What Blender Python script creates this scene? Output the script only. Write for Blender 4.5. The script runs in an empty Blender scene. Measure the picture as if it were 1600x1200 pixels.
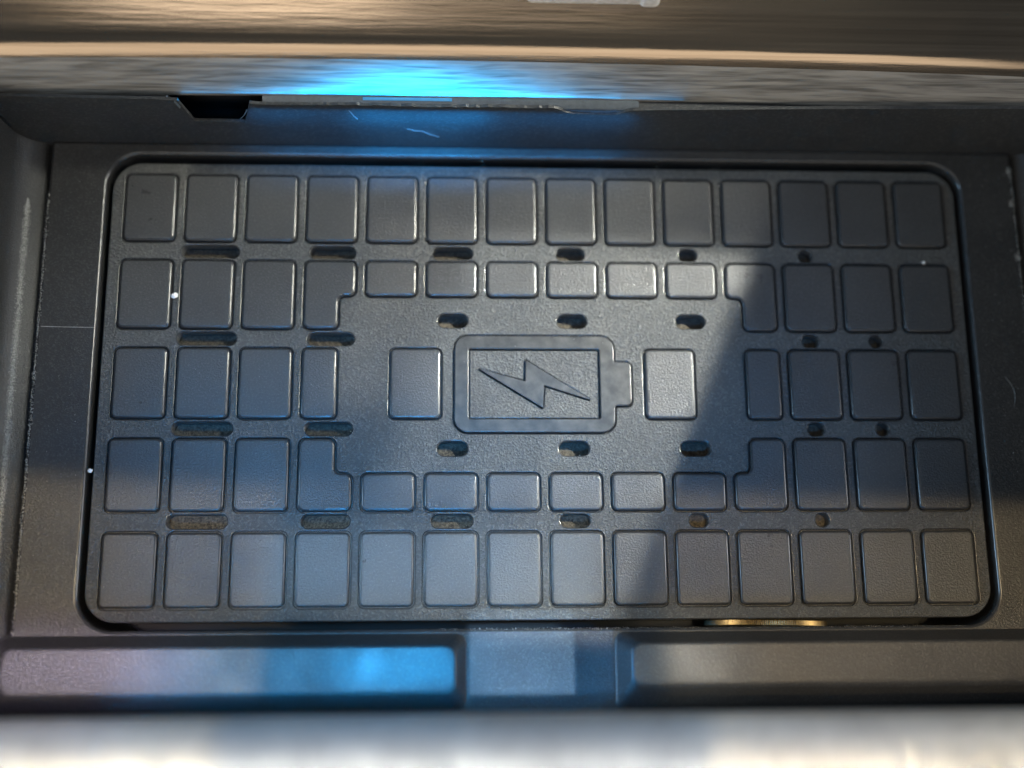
import bpy, bmesh, math, random
from mathutils import Vector, Matrix
from mathutils.geometry import delaunay_2d_cdt

random.seed(7)
MM = 0.001
scene = bpy.context.scene
col = scene.collection

# ------------------------------------------------------------------ camera
def rx(a): return Matrix.Rotation(a, 3, 'X')
def ry(a): return Matrix.Rotation(a, 3, 'Y')
def rz(a): return Matrix.Rotation(a, 3, 'Z')
cam_data = bpy.data.cameras.new('camera')
cam = bpy.data.objects.new('camera', cam_data)
col.objects.link(cam)
Rw2c = rz(-0.0028) @ ry(0.048764) @ rx(-0.222342)
CAM = Vector((-17.43, -51.07, 225.27))
M4 = Rw2c.transposed().to_4x4()
M4.translation = CAM * MM
cam.matrix_world = M4
cam_data.sensor_width = 36.0
cam_data.lens = 36.0 * 1850 / 1600
cam_data.clip_start = 0.005
cam_data.clip_end = 20.0
cam_data.dof.use_dof = True
cam_data.dof.focus_distance = 0.2262
cam_data.dof.aperture_fstop = 4.2
scene.camera = cam

# ------------------------------------------------------------------ world: dim even cabin light
world = bpy.data.worlds.new('World')
scene.world = world
world.use_nodes = True
bg = world.node_tree.nodes['Background']
bg.inputs['Color'].default_value = (0.60, 0.79, 1.0, 1)
bg.inputs['Strength'].default_value = 0.15

scene.view_settings.view_transform = 'Standard'
scene.view_settings.look = 'None'
scene.view_settings.exposure = -0.45
scene.view_settings.gamma = 1.0

# ------------------------------------------------------------------ lamps
def area(name, pos, aim, sx, sy, E, color, spread=180.0, up=None):
    """rectangular lamp (mm). E: power per lamp area (W/m2). `up`: plane direction its long edge follows."""
    ld = bpy.data.lights.new(name, 'AREA')
    ld.shape = 'RECTANGLE'
    ld.size = sx * MM
    ld.size_y = sy * MM
    ld.energy = E * sx * sy * MM * MM
    ld.color = color
    ld.spread = math.radians(spread)
    o = bpy.data.objects.new(name, ld)
    col.objects.link(o)
    pos = Vector(pos); aim = Vector(aim)
    z = (pos - aim).normalized()
    u = Vector(up) if up else Vector((0, 1, 0))
    y = (u - u.dot(z) * z).normalized()
    x = y.cross(z)
    m = Matrix((x, y, z)).transposed().to_4x4()
    m.translation = pos * MM
    o.matrix_world = m
    return o

def beam(name, aim, direction, dist, sx, sy, E, color, spread, up=None):
    d = Vector(direction).normalized()
    return area(name, Vector(aim) - d * dist, aim, sx, sy, E, color, spread, up)

WARM = (1.0, 0.86, 0.70)
SUNC = (1.0, 0.95, 0.84)
BLUE = (0.12, 0.48, 1.0)
EDGE = Vector((0.372, 0.928, 0)).normalized()
def daylight_beam(name, width, y_top, y_bot, E, color, spread, dist=260, d=(-0.66, -0.30, -0.74), x_at0=32.0):
    """daylight slab whose right edge runs along EDGE through (x_at0, 0) on the pad"""
    d = Vector(d).normalized()
    v = EDGE - EDGE.dot(d) * d; k = v.length; v.normalize()
    u = v.cross(-d)
    w = u - d * (u.z / d.z)
    if w.x < 0: w = -w
    sx = width / w.length
    L = (y_top - y_bot) / EDGE.y
    c = Vector((x_at0, 0, 0)) + EDGE * ((y_top + y_bot) / 2 / EDGE.y) - w.normalized() * (width / 2)
    # keep the far edge level with y_top at the right-hand corner
    return beam(name, c, d, dist, sx, L * k, E, color, spread, tuple(EDGE))
# low daylight from the right, as stacked beams shaped to the lit patch
daylight_beam('shaped_daylight', 26, 27, -50, 3.4, (1.0, 0.97, 0.80), 1.2)
daylight_beam('shaped_daylight', 38, 27, -50, 3.0, (1.0, 0.97, 0.82), 1.2)
daylight_beam('shaped_daylight', 52, 27, -50, 2.4, (1.0, 0.97, 0.86), 1.2)
daylight_beam('shaped_daylight', 56, 27, -24, 4.8, (0.84, 0.96, 1.0), 1.5)
daylight_beam('shaped_daylight', 74, 28, -8, 4.2, (1.0, 0.95, 0.80), 2.2)
daylight_beam('shaped_daylight', 84, 54, 24, 1.2, (1.0, 0.98, 0.86), 1.6)
daylight_beam('shaped_daylight', 98, 30, 4, 0.6, (1.0, 1.0, 0.8), 4.0)
daylight_beam('shaped_daylight', 118, 62, -14, 4.0, (1.0, 1.0, 0.86), 10.0, x_at0=12)  # broad soft fill added over the left half
# added beams imitating the warm reflected band on the near part of the tray
beam('warm_band_beam', (0, -34.0, 0), (0.0, 0.03, -1), 300, 250, 26, 1.0, (1.0, 0.80, 0.46), 1.4, (0.045, 1, 0))
beam('warm_band_beam', (-87, -46.5, 0), (0.0, 0.03, -1), 300, 70, 54, 2.1, (1.0, 0.76, 0.42), 1.4, (0.045, 1, 0))
beam('warm_band_beam', (69, -49.0, 0), (0.0, 0.03, -1), 300, 94, 52, 1.6, (1.0, 0.72, 0.36), 1.4, (0.045, 1, 0))
beam('row_fill_beam', (-22, -36.0, 0), (0.0, 0.0, -1), 300, 62, 16, 3.0, (0.66, 0.87, 1.0), 1.6, (0, 1, 0))  # added to brighten the middle of the near tile row
# added blue beams from overhead, shaped to end at the pad's near edge
for i, (x0, x1, y1, e) in enumerate(((-58, -4, -18, 1.1), (-66, 6, -8, 0.6), (-78, 14, 6, 1.3))):
    beam('blue_patch_beam', ((x0 + x1) / 2, (y1 - 43.8) / 2, 0), (0.0, 0.0, -1), 300, x1 - x0, y1 + 43.8, e, (0.08, 0.46, 1.0), 3.0 + 0.8 * i, (0, 1, 0))
beam('notch_patch_beam', (-1.2, -51.2, 0), (0.0, 0.0, -1), 300, 26.6, 15.2, 2.3, (0.03, 0.38, 1.0), 0.3, (0, 1, 0))  # added beams cut to the blue patch between the blocks
beam('notch_patch_beam', (-4.8, -51.2, 0), (0.0, 0.0, -1), 300, 19.4, 15.2, 6.2, (0.42, 0.70, 1.0), 0.3, (0, 1, 0))
beam('block_fill_beam', (-27, -53.4, 4), (0.0, 0.0, -1), 300, 24, 8.4, 4.6, (0.0, 0.40, 1.0), 2.5, (0, 1, 0))  # block beams: added to tint the block tops
beam('block_fill_beam', (-44, -53.4, 4), (0.0, 0.0, -1), 300, 58, 8.4, 7.0, (0.02, 0.44, 1.0), 4, (0, 1, 0))
beam('block_fill_beam', (-90, -53.4, 4), (0.0, 0.0, -1), 300, 46, 8.4, 9.0, (0.76, 0.66, 1.0), 4.5, (0, 1, 0))
beam('block_fill_beam', (25, -53.4, 4), (0.0, 0.0, -1), 300, 16, 8.4, 4.4, (0.78, 0.93, 1.0), 5, (0, 1, 0))
beam('block_side_beam', (13.8, -54.0, 2.4), (0.75, 0.0, -0.66), 200, 4.5, 10.5, 7.0, (0.0, 0.34, 1.0), 3, (0, 1, 0))  # added blue beam for the right block's left slope
beam('block_fill_beam', (68, -53.4, 4), (0.0, 0.0, -1), 300, 90, 10, 1.5, (1.0, 0.86, 0.70), 3, (0, 1, 0))
# added lamp behind the camera, mirrored as a band along the trim's bend
area('trim_band_lamp', (-60, -560, 300), (0, 55, 22), 900, 300, 12.0, (1.0, 0.90, 0.76))
# added overhead lamps, mirrored as a pale patch in the trim's flat top
area('trim_patch_lamp', (-376, -70, 2000), (-376, -69, 0), 462, 340, 30, (1.0, 0.93, 0.82))
area('trim_patch_lamp', (86, -70, 2000), (86, -69, 0), 460, 340, 5, (1.0, 0.93, 0.82))
# blue sky through the roof glass, behind the camera
area('roof_glass_sky', (-30, -270, 490), (-18, -12, 0), 150, 44, 4.6, (0.02, 0.36, 1.0), 9)
# lamps added at both sides for glints on the rounded edges
area('right_glint_lamp', (620, 30, 200), (0, 0, 0), 300, 80, 110.0, (0.98, 0.99, 1.0))
area('left_glint_lamp', (-620, 20, 190), (0, 0, 0), 300, 80, 150.0, (0.42, 0.70, 1.0))
# added blue beam on the front lip's inner face, for blue edge glints
beam('lip_glint_beam', (-34, -62.0, 15), (0.0, -0.8, -0.6), 250, 90, 11, 190.0, (0.0, 0.38, 1.0), 1.6, (0, 1, 0))
# added beam that brightens only the near lip
beam('lip_light', (0, -82, 42), (0.1, 0.06, -1), 400, 260, 40, 2.0, (1.0, 0.97, 0.88), 1.0, (0, 1, 0))

# ------------------------------------------------------------------ materials
def new_mat(name):
    m = bpy.data.materials.new(name)
    m.use_nodes = True
    nt = m.node_tree
    b = nt.nodes['Principled BSDF']
    return m, nt, b

def pos_mm(nt, scale=(1, 1, 1), rot=(0, 0, 0)):
    """world position in mm, turned first and then stretched"""
    g = nt.nodes.new('ShaderNodeNewGeometry')
    m1 = nt.nodes.new('ShaderNodeMapping')
    m1.inputs['Scale'].default_value = (1000.0, 1000.0, 1000.0)
    m1.inputs['Rotation'].default_value = rot
    nt.links.new(g.outputs['Position'], m1.inputs['Vector'])
    m2 = nt.nodes.new('ShaderNodeMapping')
    m2.inputs['Scale'].default_value = scale
    nt.links.new(m1.outputs['Vector'], m2.inputs['Vector'])
    return m2.outputs['Vector']

def noise(nt, vec, scale, detail=3.0, rough=0.55):
    n = nt.nodes.new('ShaderNodeTexNoise')
    n.inputs['Scale'].default_value = scale
    n.inputs['Detail'].default_value = detail
    n.inputs['Roughness'].default_value = rough
    nt.links.new(vec, n.inputs['Vector'])
    return n.outputs['Fac']

def ramp(nt, fac, stops):
    r = nt.nodes.new('ShaderNodeValToRGB')
    els = r.color_ramp.elements
    while len(els) < len(stops): els.new(0.5)
    for e, (p, c) in zip(els, stops):
        e.position = p
        e.color = (c, c, c, 1) if isinstance(c, (int, float)) else (*c, 1)
    nt.links.new(fac, r.inputs['Fac'])
    return r.outputs['Color']

def bump(nt, height, strength, dist_mm, prev=None):
    b = nt.nodes.new('ShaderNodeBump')
    b.inputs['Strength'].default_value = strength
    b.inputs['Distance'].default_value = dist_mm * MM
    nt.links.new(height, b.inputs['Height'])
    if prev is not None: nt.links.new(prev, b.inputs['Normal'])
    return b.outputs['Normal']

def plastic(name, base, dirt, rough, grain_scale, grain, smudge=0.10, spec=0.5, tips=0.25):
    m, nt, b = new_mat(name)
    v = pos_mm(nt)
    big = noise(nt, v, 0.045, 5, 0.62)
    c = ramp(nt, big, [(0.38, base), (0.72, dirt)])
    n1 = noise(nt, v, grain_scale, 2.5, 0.6)
    # the tips of the grain are rubbed paler
    spm = ramp(nt, n1, [(0.50, 0.0), (0.72, 1.0)])
    mx = nt.nodes.new('ShaderNodeMix'); mx.data_type = 'RGBA'
    fm = nt.nodes.new('ShaderNodeMath'); fm.operation = 'MULTIPLY'; fm.inputs[1].default_value = tips
    nt.links.new(spm, fm.inputs[0]); nt.links.new(fm.outputs[0], mx.inputs[0])
    nt.links.new(c, mx.inputs[6]); mx.inputs[7].default_value = (0.15, 0.147, 0.14, 1)
    nt.links.new(mx.outputs[2], b.inputs['Base Color'])
    sm = noise(nt, pos_mm(nt, (1, 1, 1), (0, 0, 0.5)), 0.09, 6, 0.65)
    nt.links.new(ramp(nt, sm, [(0.3, rough - smudge), (0.7, rough + smudge)]), b.inputs['Roughness'])
    b.inputs['Specular IOR Level'].default_value = spec
    nt.links.new(bump(nt, n1, 1.0, grain), b.inputs['Normal'])
    return m

M_pad = plastic('pad_plastic', (0.055, 0.055, 0.054), (0.072, 0.071, 0.067), 0.42, 2.6, 0.62, tips=0.8)
M_cell = plastic('cell_plastic', (0.036, 0.036, 0.037), (0.048, 0.048, 0.048), 0.36, 2.8, 0.17, tips=0.34)
M_tray = plastic('tray_plastic', (0.018, 0.018, 0.018), (0.028, 0.027, 0.026), 0.40, 3.0, 0.14)
M_block = plastic('block_plastic', (0.022, 0.022, 0.023), (0.03, 0.03, 0.03), 0.40, 2.6, 0.05)
M_wall = plastic('wall_plastic', (0.020, 0.021, 0.023), (0.030, 0.031, 0.032), 0.5, 1.6, 0.06)

def gloss_symbol():
    m, nt, b = new_mat('battery_gloss')
    v = pos_mm(nt)
    sm = noise(nt, v, 0.35, 5, 0.65)
    nt.links.new(ramp(nt, sm, [(0.38, (0.024, 0.024, 0.024)), (0.72, (0.062, 0.060, 0.057))]), b.inputs['Base Color'])
    nt.links.new(ramp(nt, sm, [(0.3, 0.34), (0.7, 0.44)]), b.inputs['Roughness'])
    sc = noise(nt, pos_mm(nt, (0.3, 2.2, 1), (0, 0, 0.6)), 0.8, 4, 0.7)
    nt.links.new(bump(nt, sc, 0.5, 0.03), b.inputs['Normal'])
    return m
M_symbol = gloss_symbol()

def foam():
    m, nt, b = new_mat('liner_foam')
    v = pos_mm(nt)
    n = noise(nt, v, 2.4, 3, 0.7)
    nt.links.new(ramp(nt, n, [(0.35, (0.012, 0.010, 0.008)), (0.68, (0.125, 0.105, 0.078))]), b.inputs['Base Color'])
    b.inputs['Roughness'].default_value = 0.9
    nt.links.new(bump(nt, n, 1.0, 0.25), b.inputs['Normal'])
    return m
M_foam = foam()

def simple(name, base, rough, metal=0.0, emis=None, es=0.0):
    m, nt, b = new_mat(name)
    v = pos_mm(nt)
    n = noise(nt, v, 1.1, 4, 0.6)
    hi = tuple(min(1, c * 1.25) for c in base); lo = tuple(c * 0.8 for c in base)
    nt.links.new(ramp(nt, n, [(0.3, lo), (0.7, hi)]), b.inputs['Base Color'])
    b.inputs['Roughness'].default_value = rough
    b.inputs['Metallic'].default_value = metal
    if emis:
        b.inputs['Emission Color'].default_value = (*emis, 1)
        b.inputs['Emission Strength'].default_value = es
    return m
M_edge = simple('moulded_edge', (0.030, 0.030, 0.031), 0.24)
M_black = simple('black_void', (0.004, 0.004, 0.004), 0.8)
M_dust = simple('dust', (0.30, 0.295, 0.275), 0.95)
M_highlight = simple('highlight_flakes', (0.46, 0.45, 0.41), 0.95)  # pale colour of the highlight imitated on the left wall
M_crumb = simple('crumb', (0.85, 0.84, 0.80), 0.8)
M_glue = simple('glue_residue', (0.075, 0.085, 0.09), 0.5)
M_guide = simple('light_guide', (0.06, 0.07, 0.08), 0.35)
M_led = simple('led_lens', (0.05, 0.10, 0.14), 0.3, 0, (0.0, 0.42, 1.0), 0.5)
M_brass = simple('brass', (0.22, 0.175, 0.10), 0.45, 1.0)
M_chrome = simple('chrome', (0.78, 0.78, 0.76), 0.38, 0.5)

def trim_mat(name, lo, hi, metal, r0, r1, k1, k2, crossed=False):
    m, nt, b = new_mat(name)
    s1 = noise(nt, pos_mm(nt, (0.008, 1.3, 1.3), (0, 0, 0.0)), 1.0, 4, 0.6)
    s2 = noise(nt, pos_mm(nt, (0.006, 1.5, 1.5), (0, 0.07, 0.04)), 0.8, 3, 0.5)
    s3 = noise(nt, pos_mm(nt, (0.006, 1.5, 1.5), (0, -0.05, -0.03)), 0.8, 3, 0.5)
    tone = s1
    if crossed:
        mn = nt.nodes.new('ShaderNodeMath'); mn.operation = 'MINIMUM'
        nt.links.new(s2, mn.inputs[0]); nt.links.new(s3, mn.inputs[1]); tone = mn.outputs[0]
    nt.links.new(ramp(nt, tone, [(0.30, lo), (0.55 if crossed else 0.7, hi)]), b.inputs['Base Color'])
    b.inputs['Metallic'].default_value = metal
    nt.links.new(ramp(nt, s1, [(0.3, r0), (0.7, r1)]), b.inputs['Roughness'])
    n1 = bump(nt, s1, 1.0, k1)
    n2 = bump(nt, s2, 1.0, k2, n1)
    n3 = bump(nt, s3, 1.0, k2, n2)
    nt.links.new(n3, b.inputs['Normal'])
    return m
M_trim = trim_mat('brushed_bronze', (0.19, 0.142, 0.100), (0.27, 0.21, 0.152), 0.9, 0.14, 0.20, 0.008, 0.016)
M_skirt = trim_mat('brushed_skirt', (0.11, 0.10, 0.088), (0.27, 0.25, 0.222), 0.22, 0.30, 0.40, 0.02, 0.035, True)

def silver_mat():
    m, nt, b = new_mat('satin_silver')
    v = pos_mm(nt)
    n = noise(nt, v, 0.16, 4, 0.6)
    nt.links.new(ramp(nt, n, [(0.3, (0.36, 0.36, 0.355)), (0.7, (0.46, 0.465, 0.46))]), b.inputs['Base Color'])
    b.inputs['Metallic'].default_value = 0.35
    b.inputs['Roughness'].default_value = 0.28
    st = noise(nt, pos_mm(nt, (1.0, 0.05, 0.05)), 0.7, 3, 0.7)
    nt.links.new(bump(nt, st, 0.8, 0.5), b.inputs['Normal'])
    return m
M_silver = silver_mat()

# ------------------------------------------------------------------ builders
def link(o, parent=None):
    col.objects.link(o)
    if parent is not None: o.parent = parent
    return o

def mesh_obj(name, verts, faces, mat, parent=None, smooth=True, loc=(0, 0, 0), edge=None):
    me = bpy.data.meshes.new(name)
    me.from_pydata([tuple(c * MM for c in v) for v in verts], [], faces)
    bm = bmesh.new(); bm.from_mesh(me)
    bmesh.ops.recalc_face_normals(bm, faces=bm.faces)
    bm.to_mesh(me); bm.free()
    me.materials.append(mat)
    if edge:                                   # (material, face numbers): the moulded edges are smooth
        me.materials.append(edge[0])
        for i in edge[1]: me.polygons[i].material_index = 1
    if smooth:
        me.polygons.foreach_set('use_smooth', [True] * len(me.polygons))
        try: me.set_sharp_from_angle(angle=math.radians(40))
        except Exception: pass
    o = bpy.data.objects.new(name, me)
    o.location = tuple(c * MM for c in loc)
    return link(o, parent)

def empty(name, loc, label, cat, group=None):
    o = bpy.data.objects.new(name, None)
    o.empty_display_size = 0.01
    o.location = tuple(c * MM for c in loc)
    o['label'] = label; o['category'] = cat
    if group: o['group'] = group
    return link(o)

def tag(o, label, cat, group=None):
    o['label'] = label; o['category'] = cat
    if group: o['group'] = group
    return o

def outline(poly, rad, inset, seg=5):
    """rounded outline of a CCW polygon, inset inward; same vertex count for every inset."""
    n = len(poly); out = []
    for i in range(n):
        p0, p1, p2 = Vector(poly[i - 1]), Vector(poly[i]), Vector(poly[(i + 1) % n])
        a = (p1 - p0).normalized(); b = (p2 - p1).normalized()
        na, nb = Vector((-a.y, a.x)), Vector((-b.y, b.x))
        cross = a.x * b.y - a.y * b.x
        convex = cross > 0
        r = rad[i] if isinstance(rad, (list, tuple)) else rad
        half = math.acos(max(-1, min(1, a.dot(b)))) / 2
        k = 1 / max(0.2, math.cos(half))
        bis = (na + nb).normalized()
        s = 1 if convex else -1
        centre = p1 + bis * (s * r * k)      # centre of the corner arc of the un-inset outline
        rr = max(0.001, r - s * inset)
        if r - s * inset <= 0.001: centre = p1 + bis * (inset * k); rr = 0.0005
        for j in range(seg + 1):
            t = j / seg
            d = (-s) * (na.lerp(nb, t)).normalized()
            out.append(centre + d * rr)
    return out

def rings_mesh(rings, cap_top=True, cap_bottom=False):
    verts, faces = [], []
    n = len(rings[0])
    for r in rings: verts += r
    for k in range(len(rings) - 1):
        for i in range(n):
            j = (i + 1) % n
            faces.append((k * n + i, k * n + j, (k + 1) * n + j, (k + 1) * n + i))
    if cap_top: faces.append(tuple(range((len(rings) - 1) * n, len(rings) * n)))
    if cap_bottom: faces.append(tuple(reversed(range(n))))
    return verts, faces

def raised(poly, rad, levels, seg=5):
    rings = []
    for inset, z in levels:
        rings.append([(p.x, p.y, z) for p in outline(poly, rad, inset, seg)])
    return rings_mesh(rings)

def rect(x0, x1, y0, y1): return [(x0, y0), (x1, y0), (x1, y1), (x0, y1)]

def slot_outline(cx, cy, w, h, inset=0.0, seg=8):
    r = h / 2; out = []
    dx = max(0.0, w / 2 - r)
    r -= inset
    for sgn, a0 in ((1, -90), (-1, 90)):
        for j in range(seg + 1):
            a = math.radians(a0 + 180 * j / seg)
            out.append((cx + sgn * dx + r * math.cos(a), cy + r * math.sin(a)))
    return out

def P(poly, rad, inset=0.0, seg=5):            # contour of a slab: rounded polygon
    return lambda i: [tuple(p) for p in outline(poly, rad, inset + i, seg)]
def S(q):                                       # contour of a slab: slot
    return lambda i: slot_outline(*q, inset=i)

def inside(pt, poly):
    x, y = pt; c = False; j = len(poly) - 1
    for i in range(len(poly)):
        xi, yi = poly[i]; xj, yj = poly[j]
        if (yi > y) != (yj > y) and x < (xj - xi) * (y - yi) / (yj - yi) + xi: c = not c
        j = i
    return c

def slab_with_holes(name, outer, holes, z_top, thick, bev, mat, parent, res=2):
    lev = [(bev + 0.07, z_top)]
    for k in range(res + 2):
        t = math.radians(90 * k / (res + 1))
        lev.append((bev * (1 - math.sin(t)), z_top - bev * (1 - math.cos(t))))
    lev.append((0.0, z_top - thick))
    verts, faces, cap, edges, loops, rimf = [], [], [], [], [], []
    for ci, fn in enumerate([outer] + holes):
        sg = 1 if ci == 0 else -1
        base = len(verts); n = 0
        for k, (ins, z) in enumerate(lev):
            pts = fn(sg * ins); n = len(pts)
            verts += [(p[0], p[1], z) for p in pts]
            if k == 0:
                c0 = len(cap); cap += [(base + i, pts[i]) for i in range(n)]
                edges += [(c0 + i, c0 + (i + 1) % n) for i in range(n)]
                loops.append(pts)
        for k in range(len(lev) - 1):
            for i in range(n):
                j = (i + 1) % n
                if 1 <= k <= res + 1: rimf.append(len(faces))
                faces.append((base + k * n + i, base + k * n + j, base + (k + 1) * n + j, base + (k + 1) * n + i))
    out = delaunay_2d_cdt([Vector(c[1]) for c in cap], edges, [], 0, 1e-5)
    nv, nf, orig = out[0], out[2], out[3]
    boxes = [(min(p[0] for p in l), max(p[0] for p in l), min(p[1] for p in l), max(p[1] for p in l)) for l in loops]
    ids = []
    for k, v in enumerate(nv):
        if orig[k]: ids.append(cap[orig[k][0]][0])
        else: verts.append((v.x, v.y, z_top)); ids.append(len(verts) - 1)
    for f in nf:
        c = ((nv[f[0]].x + nv[f[1]].x + nv[f[2]].x) / 3, (nv[f[0]].y + nv[f[1]].y + nv[f[2]].y) / 3)
        if not inside(c, loops[0]): continue
        hit = False
        for l, bx in zip(loops[1:], boxes[1:]):
            if bx[0] < c[0] < bx[1] and bx[2] < c[1] < bx[3] and inside(c, l): hit = True; break
        if not hit: faces.append(tuple(ids[i] for i in f))
    return mesh_obj(name, verts, faces, mat, parent, edge=(M_edge, rimf))

def sweep_x(name, profile, xs, dy, mat, parent=None, closed=False):
    """profile [(y,z)] carried along x; dy(x) bows it."""
    verts, faces = [], []
    n = len(profile)
    for x in xs:
        for (y, z) in profile: verts.append((x, y + dy(x), z))
    m = n if closed else n - 1
    for k in range(len(xs) - 1):
        for i in range(m):
            j = (i + 1) % n
            faces.append((k * n + i, k * n + j, (k + 1) * n + j, (k + 1) * n + i))
    if closed:
        faces.append(tuple(range(n))); faces.append(tuple(range((len(xs) - 1) * n, len(xs) * n)))
    return mesh_obj(name, verts, faces, mat, parent)

def sweep_y(name, profile, y0, y1, steps, mat, parent=None):
    verts, faces = [], []
    n = len(profile)
    for k in range(steps + 1):
        y = y0 + (y1 - y0) * k / steps
        for (x, z) in profile: verts.append((x, y, z))
    for k in range(steps):
        for i in range(n - 1):
            faces.append((k * n + i, k * n + i + 1, (k + 1) * n + i + 1, (k + 1) * n + i))
    return mesh_obj(name, verts, faces, mat, parent)

def smooth_path(pts, sub=6):
    out = []
    n = len(pts)
    for i in range(n - 1):
        p0 = Vector(pts[max(0, i - 1)]); p1 = Vector(pts[i]); p2 = Vector(pts[i + 1]); p3 = Vector(pts[min(n - 1, i + 2)])
        for j in range(sub):
            t = j / sub
            out.append(0.5 * ((2 * p1) + (-p0 + p2) * t + (2 * p0 - 5 * p1 + 4 * p2 - p3) * t * t + (-p0 + 3 * p1 - 3 * p2 + p3) * t ** 3))
    out.append(Vector(pts[-1]))
    return [tuple(v) for v in out]

# ------------------------------------------------------------------ the tray (moulded bin of the console)
tray = empty('console_tray', (0, 0, 0), 'black moulded plastic console tray surrounding the charging pad', 'tray')
FZ = 0.5
rim = P(rect(-86.7, 86.7, -46.9, 46.8), 6.6, 0, 10)
slab_with_holes('tray_floor', P(rect(-98, 98, -68, 49.4), 0.8), [rim], FZ, 30, 0.6, M_tray, tray, 4)
mesh_obj('well_bottom', [(-99, -69, -29), (99, -69, -29), (99, 52, -29), (-99, 52, -29)], [(0, 1, 2, 3)], M_black, tray)
# side walls with a soft fillet at the foot
prof = smooth_path([(98.3, -2.0), (99.2, -0.6), (100.6, 0.2), (102.2, 1.4), (103.6, 3.6), (104.6, 7.5), (105.6, 13), (107.0, 22)], 5)
sweep_y('side_wall', [(-x, z) for x, z in prof], -68, 52, 24, M_tray, tray)
sweep_y('side_wall', prof, -68, 52, 24, M_tray, tray)

# back wall: front sheet with a ragged upper edge and a trapezoid opening
def wall_y(z): return 49.3 + (z - 0.5) * 0.065
top_pts = [(-104, 18.0), (-74, 17.6), (-69.6, 17.2), (-67.9, 9.6), (-58.2, 9.4), (-56.2, 16.6)]
x = -54.5
while x < 2.0:
    j = (random.random() - 0.5) * (0.34 if x > -46 else 0.15)
    top_pts.append((x, 16.35 + j - 0.1 * math.sin(x * 0.21)))
    x += 0.45 + random.random() * 0.7
top_pts += [(2.6, 15.9), (3.8, 14.9), (5.2, 14.5), (8, 14.3), (12.2, 14.2), (14.2, 14.5), (15.4, 15.4), (16.8, 15.9), (24, 16.3), (31, 16.6), (55, 17.6), (104, 19)]
vs, fs = [], []
n = len(top_pts)
for yo in (0.0, 0.6):
    for (x, z) in top_pts: vs.append((x, wall_y(z) + yo, z))
    for (x, z) in top_pts: vs.append((x, wall_y(-2) + yo, -2.0))
for i in range(n - 1):
    fs.append((n + i, n + i + 1, i + 1, i))
    fs.append((3 * n + i + 1, 3 * n + i, 2 * n + i, 2 * n + i + 1))
    fs.append((i, i + 1, 2 * n + i + 1, 2 * n + i))
back_wall = mesh_obj('back_wall', vs, fs, M_wall, tray, smooth=False)
# black pocket behind the opening
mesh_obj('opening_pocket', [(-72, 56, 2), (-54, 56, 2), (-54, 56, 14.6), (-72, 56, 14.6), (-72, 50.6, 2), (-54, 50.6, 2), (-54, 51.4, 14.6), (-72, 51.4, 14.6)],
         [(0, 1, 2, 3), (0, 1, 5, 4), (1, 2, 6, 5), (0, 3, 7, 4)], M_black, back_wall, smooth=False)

# raised blocks on the near side
def block(x0, x1, y0, y1, r, li, ri, bi, fi, ztop, parent):
    rings = []
    for t, z in ((-0.25, 0.3), (0.0, 0.62), (0.12, 1.2), (0.70, 3.2), (0.86, 3.9), (0.95, ztop - 0.15), (1.12, ztop), (1.3, ztop)):
        pl = rect(x0 + li * t, x1 - ri * t, y0 + fi * t, y1 - bi * t)
        rings.append([(p.x, p.y, z) for p in outline(pl, [r] * 4, 0, 6)])
    v, f = rings_mesh(rings)
    return mesh_obj('raised_block', v, f, M_block, parent)
block(-100, -15.2, -61.4, -47.9, 1.9, 1.8, 1.8, 2.0, 3.1, 4.4, tray)
block(12.8, 100, -61.7, -47.8, 1.9, 2.5, 1.8, 1.9, 4.3, 4.4, tray)

# inside face below the front lip
sweep_x('front_wall', [(-62.6, -1.0), (-62.9, 1.0), (-62.8, 3), (-63.6, 6)], [-104, -50, 0, 50, 104], lambda x: 0, M_tray, tray)

# glue scars on the back wall
def strip(name, pts, w, h, mat, parent):
    vs, fs = [], []
    for i, (x, z) in enumerate(pts):
        ww = w * (0.6 + 0.8 * random.random())
        y = wall_y(z)
        vs += [(x - ww * 0.3, y + 0.05, z - ww / 2), (x, y - h, z), (x + ww * 0.3, y + 0.05, z + ww / 2)]
    for i in range(len(pts) - 1):
        a = 3 * i; b = a + 3
        fs += [(a, a + 1, b + 1, b), (a + 1, a + 2, b + 2, b + 1)]
    return mesh_obj(name, vs, fs, mat, parent)
strip('glue_scar', [(-37.8, 14.6), (-37.3, 13.4), (-36.9, 12.2), (-36.3, 11.2)], 0.45, 0.18, M_glue, back_wall)
strip('glue_scar', [(-26.9, 7.7), (-25.4, 6.9), (-23.9, 6.7), (-22.4, 5.4), (-20.6, 4.5)], 0.4, 0.15, M_glue, back_wall)
strip('glue_scar', [(-70.2, 17.0), (-69.6, 14.6)], 0.8, 0.2, M_glue, back_wall)
strip('glue_scar', [(-57.0, 14.6), (-57.7, 12.6), (-58.7, 11.0)], 1.0, 0.2, M_glue, back_wall)

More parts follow.
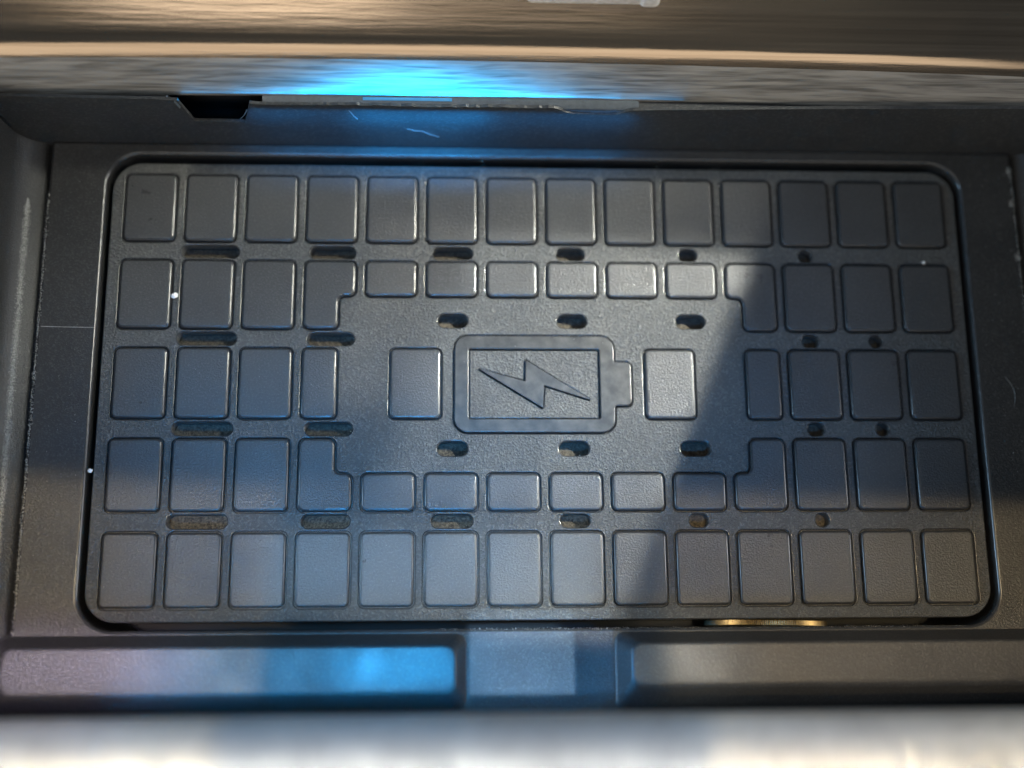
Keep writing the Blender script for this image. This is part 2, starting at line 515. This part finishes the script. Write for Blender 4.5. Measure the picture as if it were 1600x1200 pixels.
# ------------------------------------------------------------------ blue ambient light in the seam below the trim
for xs_ in ((-106, -72.2), (-53.8, 106)):
    sweep_x('seam_ledge', [(50.6, 8), (50.7, 15.0), (51.2, 15.3), (58, 15.3)], xs_, lambda x: 0, M_wall, tray)
led = empty('ambient_light', (-27, 52, 15), 'blue glowing ambient light strip in the seam below the bronze trim', 'light')
def part_at(parent, o):
    o.location = tuple(-c for c in parent.location); return o
g = part_at(led, sweep_x('light_guide', [(50.5, 10), (50.7, 15.4), (51.3, 15.75), (53.4, 15.9), (55, 15.9)], [-54, -40, -27, -10, 5, 18], lambda x: 0, M_guide, led))
lens = []
for i in range(13):
    t = i / 12; x = -35 + 17 * t
    lens.append(x)
sweep_x('light_lens', [(51.7, 15.7), (51.75, 15.95), (52.0, 16.02), (52.3, 15.95), (52.4, 15.7)], lens, lambda x: 0, M_led, g)
LEDC = (0.0, 0.40, 1.0)
for L_, e_ in ((8, 1300), (16, 1150), (26, 900), (36, 620), (46, 380), (58, 200), (74, 95), (96, 40)):
    area('led_core', (-27 + 0.06 * L_, 51.4, 16.2), (-27 + 0.06 * L_, 52.4, 21), 0.8, L_, e_, LEDC, 175, (1, 0, 0))
area('led_spill', (-24, 46.6, 16.5), (-24, 50.0, 8.5), 1.0, 26, 320, (0.0, 0.36, 1.0), 100, (1, 0, 0))  # lamps added in front of the wall to imitate LED spill
area('led_spill', (-20, 46.6, 16.5), (-20, 50.0, 8.5), 1.0, 74, 130, (0.0, 0.36, 1.0), 100, (1, 0, 0))

# ------------------------------------------------------------------ bronze trim above
trim = empty('console_trim', (0, 60, 25), 'brown brushed bronze console trim curving over the back of the tray', 'trim')
tp = smooth_path([(57, 14.9), (53.2, 15.2), (52.6, 15.9), (53.3, 17.3), (54.7, 19.8), (56.0, 22.0), (57.0, 23.5), (57.9, 24.6), (58.9, 25.45), (60.2, 26.1), (64, 27.5), (72, 30.2), (84, 33.5), (100, 37)], 6)
bow = lambda x: -1.2e-4 * (x + 20) ** 2
XS = [-130 + 5 * i for i in range(53)]
part_at(trim, sweep_x('trim_panel', tp[33:], XS, bow, M_trim, trim))
part_at(trim, sweep_x('trim_skirt', tp[:34], XS, bow, M_skirt, trim))

# chrome piece standing on the trim at the top edge of the picture
cb = empty('chrome_bezel', (9, 66, 28), 'small bright chrome bezel end resting on the brown trim at top edge', 'bezel')
v, f = raised(rect(-4.5, 19.8, 65.7, 84), 1.2, [(0, 25.5), (0, 30.2), (0.3, 31.2), (1.0, 31.8)])
part_at(cb, mesh_obj('bezel_body', v, f, M_chrome, cb))
v, f = raised(rect(16.6, 20.4, 65.3, 70), 1.0, [(0, 25.5), (0, 31.0), (0.4, 32.0), (1.0, 32.3)])
part_at(cb, mesh_obj('bezel_tip', v, f, M_chrome, cb))

# ------------------------------------------------------------------ silver lip in front
lip_prof = smooth_path([(-63.3, 3), (-62.6, 4), (-62.3, 12), (-61.6, 24), (-60.4, 36), (-60.6, 39.5), (-62.0, 41.6), (-65, 42.6), (-72, 43), (-82, 42.4), (-94, 39)], 6)
lip = sweep_x('front_lip', lip_prof, [-130 + 5 * i for i in range(53)], lambda x: 0, M_silver)
tag(lip, 'bright silver trim lip, out of focus along the near edge', 'trim')

# ------------------------------------------------------------------ the charging pad
pad = empty('charging_pad', (0, 0, 0), 'black wireless charging pad with raised tiles, slots and battery symbol', 'charging pad')
PZ = -0.6      # surface of the pad base; tile tops are at z = 0
SL = []
for sy in (1, -1):
    for cx, w in ((-65.8, 11.4), (-41.7, 9.2), (-17.8, 8.0), (5.8, 5.8), (29.65, 3.8), (53.75, 2.8)):
        SL.append((cx, sy * 26.75, w, 2.7))
    for cx, w in ((-65.7, 11.6), (-41.6, 9.2), (53.7, 3.4), (66.95, 2.7)):
        SL.append((cx, sy * 8.95, w, 2.7))
    for cx in (-17.75, 5.85, 29.6):
        SL.append((cx, sy * 12.8, 6.0, 2.9))
pad_out = P(rect(-85.7, 85.7, -45.4, 45.4), 5.7, 0, 10)
MOAT = 0.24
pad_holes = [S(q) for q in SL]
v, f = raised(rect(-83.6, 83.6, -43.2, 43.2), 4.8, [(0, -28), (0, -4.1), (0.1, -3.95)])
mesh_obj('pad_core', v, f, M_black, pad)
v, f = raised(rect(-82, 82, -41.5, 41.5), 4.8, [(0, -4.1), (0.1, -3.65), (0.3, -3.6)])
mesh_obj('pad_liner', v, f, M_foam, pad)

W2, H2 = 10.06 / 2, 13.94 / 2
PX, PY = 12.0, 17.92
LEV = [(-0.4, -1.75), (-0.4, -1.55), (-0.02, -1.5), (0.0, -0.5), (0.05, -0.26), (0.19, -0.12), (0.40, -0.035), (0.62, 0.0), (0.75, 0.0)]
def cell(poly, rad):
    cx = sum(p[0] for p in poly) / len(poly); cy = sum(p[1] for p in poly) / len(poly)
    v, f = raised([(a - cx, b - cy) for a, b in poly], rad, LEV, 4)
    n = len(v) // len(LEV)
    return mesh_obj('tile', v, f, M_cell, pad, loc=(cx, cy, 0), edge=(M_edge, range(3 * n, 6 * n)))
shared = {}
def rect_cell(x0, x1, y0, y1):
    pad_holes.append(P(rect(x0, x1, y0, y1), 1.05, -MOAT, 4))
    key = (round(x1 - x0, 3), round(y1 - y0, 3))
    if key in shared:
        o = shared[key].copy(); link(o, pad)
        o.location = (0.5 * (x0 + x1) * MM, 0.5 * (y0 + y1) * MM, 0)
    else:
        o = cell(rect(x0, x1, y0, y1), 1.05); shared[key] = o
    # hand-fitted tiles: none sits perfectly level
    o.rotation_euler = (random.gauss(0, 0.004), random.gauss(0, 0.004), 0)
    return o
def colx(k): return (k - 7.5) * PX
for r in range(1, 6):
    cy = (3 - r) * PY
    for k in range(1, 15):
        cx = colx(k)
        full = r in (1, 5) or k <= 3 or k >= 12
        if full: rect_cell(cx - W2, cx + W2, cy - H2, cy + H2)
        elif r in (2, 4) and 5 <= k <= 10:
            q = 1 if r == 2 else -1
            ys = sorted((cy + q * H2, cy + q * (H2 - 7.2)))
            rect_cell(cx - W2, cx + W2, ys[0], ys[1])
        elif r in (2, 4) and k in (4, 11):
            q = 1 if r == 2 else -1
            d = 1 if k == 4 else -1
            X0, X1, XN = cx - d * W2, cx + d * W2, cx + d * (W2 - 3.3)
            Y0, Y1, YN = cy - q * H2, cy + q * H2, cy + q * (H2 - 7.2)
            poly = [(X0, Y0), (XN, Y0), (XN, YN), (X1, YN), (X1, Y1), (X0, Y1)]
            if d * q < 0: poly.reverse()
            cell(poly, 1.25)
            pad_holes.append(P(poly, 1.25, -MOAT, 4))
        elif r == 3 and k in (4, 11):
            if k == 4: rect_cell(cx - W2, cx + W2 - 3.3, -H2, H2)
            else: rect_cell(cx - W2 + 3.3, cx + W2, -H2, H2)
for cx in (-25.0, 25.0): rect_cell(cx - 4.95, cx + 4.95, -H2, H2)

# battery symbol: a raised glossy frame with its pole, and the bolt inside
outer = [(-17.4, -9.7), (14.0, -9.7), (14.0, -4.4), (17.35, -4.4), (17.35, 4.4), (14.0, 4.4), (14.0, 9.65), (-17.4, 9.65)]
orad = [2.6, 2.6, 0.5, 1.1, 1.1, 0.5, 2.6, 2.6]
inner = rect(-14.6, 11.1, -7.0, 6.95)
M2 = 0.22
pad_holes.append(P(outer, orad, -M2, 5))
slab_with_holes('pad_base', pad_out, pad_holes, PZ, 1.1, 0.2, M_pad, pad, 2)
frame = slab_with_holes('battery_frame', P(outer, orad), [P(inner, 0.45)], -0.05, 1.5, 0.2, M_symbol, pad, 2)
bolt = [(-12.75, 3.05), (-3.55, 0.5), (-3.45, 4.8), (9.3, -3.25), (0.2, -0.35), (-0.1, -4.85)]
bolt.reverse()
slab_with_holes('battery_panel', P(inner, 0.45, M2), [P(bolt, 0.03, -0.2, 1)], PZ, 1.1, 0.1, M_pad, frame, 1)
slab_with_holes('lightning_bolt', P(bolt, 0.03, 0.0, 1), [], -0.1, 1.5, 0.1, M_symbol, frame, 1)
# layer below: closes the seams round tiles and symbol, open at the slots
slab_with_holes('pad_underlay', P(rect(-85.2, 85.2, -44.9, 44.9), 5.4, 0, 10), [S(q) for q in SL], -1.6, 1.95, 0.08, M_pad, pad, 1)

# ------------------------------------------------------------------ coin on edge in the gap
coin = empty('coin', (44.9, -46.1, -2.1), 'brass coin with reeded edge stuck upright in the gap at pad edge', 'coin')
N = 200; Rc = 12.0; th = 1.15
vs, fs = [], []
rows = [(-th / 2, -0.25), (-th / 2 + 0.12, 0), (th / 2 - 0.12, 0), (th / 2, -0.25)]
for (y, dr) in rows:
    for i in range(2 * N):
        a = 2 * math.pi * i / (2 * N)
        r = Rc + dr - (0.16 if i % 2 else 0.0)
        vs.append((r * math.sin(a), y, r * math.cos(a) - Rc))
for k in range(3):
    for i in range(2 * N):
        j = (i + 1) % (2 * N)
        fs.append((k * 2 * N + i, k * 2 * N + j, (k + 1) * 2 * N + j, (k + 1) * 2 * N + i))
mesh_obj('reeded_edge', vs, fs, M_brass, coin, smooth=False)
for s in (-1, 1):
    ring = [((Rc - 0.3) * math.sin(2 * math.pi * i / 64), s * (th / 2 - 0.02), (Rc - 0.3) * math.cos(2 * math.pi * i / 64) - Rc) for i in range(64)]
    mesh_obj('face', ring, [tuple(range(64))], M_brass, coin, smooth=False)
coin.rotation_euler = (0, 0, math.radians(-1.2))

# ------------------------------------------------------------------ crumbs, hair and dust
def crumb(loc, r, label):
    bm = bmesh.new()
    bmesh.ops.create_icosphere(bm, subdivisions=2, radius=r * MM)
    for vtx in bm.verts:
        vtx.co *= 0.75 + 0.5 * random.random(); vtx.co.z *= 0.6
    me = bpy.data.meshes.new('crumb'); bm.to_mesh(me); bm.free()
    me.materials.append(M_crumb)
    o = link(bpy.data.objects.new('crumb', me)); o.location = tuple(c * MM for c in loc)
    return tag(o, label, 'crumb', 'pale crumbs')
crumb((-72.3, 17.6, PZ + 0.3), 0.62, 'white crumb between the two left tiles of the second row')
crumb((78.1, 25.6, PZ + 0.2), 0.36, 'tiny white crumb above the rightmost tile of the second row')
crumb((-85.9, -17.2, FZ + 0.1), 0.45, 'pale crumb on the left rim of the gap around the pad')

def flakes(name, pts, label, mat=M_dust):
    vs, fs = [], []
    for (x, y, z, s) in pts:
        a = random.random() * 6.28
        k = len(vs)
        for j in range(3):
            b = a + j * 2.09 + random.random() * 0.6
            vs.append((x + s * math.cos(b), y + s * math.sin(b), z + random.random() * s * 0.4))
        vs.append((x, y, z + s * (0.5 + 0.5 * random.random())))
        fs += [(k, k + 1, k + 3), (k + 1, k + 2, k + 3), (k + 2, k, k + 3)]
    o = mesh_obj(name, vs, fs, mat, None, smooth=False)
    o['kind'] = 'stuff'; o['label'] = label; o['category'] = 'dust'
    return o
R_ = random.random
G = random.gauss
pts = []
for _ in range(900):                       # worn dusty ridge, right
    y = 44.5 - 92 * R_(); pts.append((97.6 + G(0, 0.14), y, FZ, 0.05 + 0.09 * R_()))
for yy in (45.2, 26.5, 38):                # little clots on it
    for _ in range(60): pts.append((97.3 + G(0, 0.3), yy + G(0, 0.4), FZ + 0.1, 0.06 + 0.1 * R_()))
for _ in range(1500):                      # left ridge
    y = 38.5 - 92 * R_() ** 0.9; pts.append((-97.75 + G(0, 0.16), y, FZ, 0.05 + 0.09 * R_()))
for _ in range(320): pts.append((88 + 9 * R_(), -50 + 97 * R_(), FZ, 0.04 + 0.1 * R_() ** 3))
for _ in range(110): pts.append((-97 + 9 * R_(), -46 + 92 * R_(), FZ, 0.03 + 0.08 * R_() ** 3))
for k in range(1, 14):                     # channels between the tiles of the far row
    m = 420 if k <= 7 else (160 if k < 10 else 90)
    for _ in range(m):
        pts.append((colx(k) + 6 + G(0, 0.38), 2 * PY + G(1.5, 4.0), PZ, 0.03 + 0.08 * R_() ** 2))
for _ in range(1400): pts.append((-84 + 168 * R_(), -44 + 88 * R_(), PZ + 0.02 if R_() < 0.5 else 0.0, 0.025 + 0.08 * R_() ** 4))
for _ in range(500):                       # grit on the near rim of the gap
    pts.append((-20 + 100 * R_(), -46.95 + G(0, 0.1), FZ - 0.1, 0.03 + 0.06 * R_()))
flakes('dust', pts, 'fine pale dust on tray ridges and between the pad tiles')

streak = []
for _ in range(12000):                      # pale flakes standing in for the highlight at the foot of the left wall
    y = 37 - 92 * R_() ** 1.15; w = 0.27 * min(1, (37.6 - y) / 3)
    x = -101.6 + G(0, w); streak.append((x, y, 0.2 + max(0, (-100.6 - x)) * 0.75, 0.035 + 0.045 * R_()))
flakes('highlight_streak', streak, 'pale flakes standing in for the highlight along the foot of the left tray wall', M_highlight)

def hair(pts, r, label):
    vs, fs = [], []
    pts = smooth_path(pts, 5)
    for (x, y, z) in pts:
        for j in range(4):
            a = j * math.pi / 2
            vs.append((x + r * math.cos(a) * 0.3, y + r * math.cos(a), z + r * math.sin(a)))
    for k in range(len(pts) - 1):
        for j in range(4):
            m = (j + 1) % 4
            fs.append((4 * k + j, 4 * k + m, 4 * k + 4 + m, 4 * k + 4 + j))
    return tag(mesh_obj('hair', vs, fs, M_dust), label, 'hair', 'stray hairs')
hair([(-97.2, 10.9, FZ + .06), (-93, 10.8, FZ + .05), (-89, 10.75, FZ + .05), (-87.2, 10.7, FZ + .05)], 0.07, 'thin straight pale hair on the tray floor left of the pad')
hair([(92.2, 1.5, FZ + .05), (93.4, -0.5, FZ + .06), (93.8, -2.6, FZ + .05), (93.3, -4.8, FZ + .05)], 0.06, 'thin curved pale hair on the tray floor right of the pad')

# ------------------------------------------------------------------ render
scene.render.engine = 'CYCLES'
scene.cycles.use_denoising = True
scene.cycles.use_light_tree = False
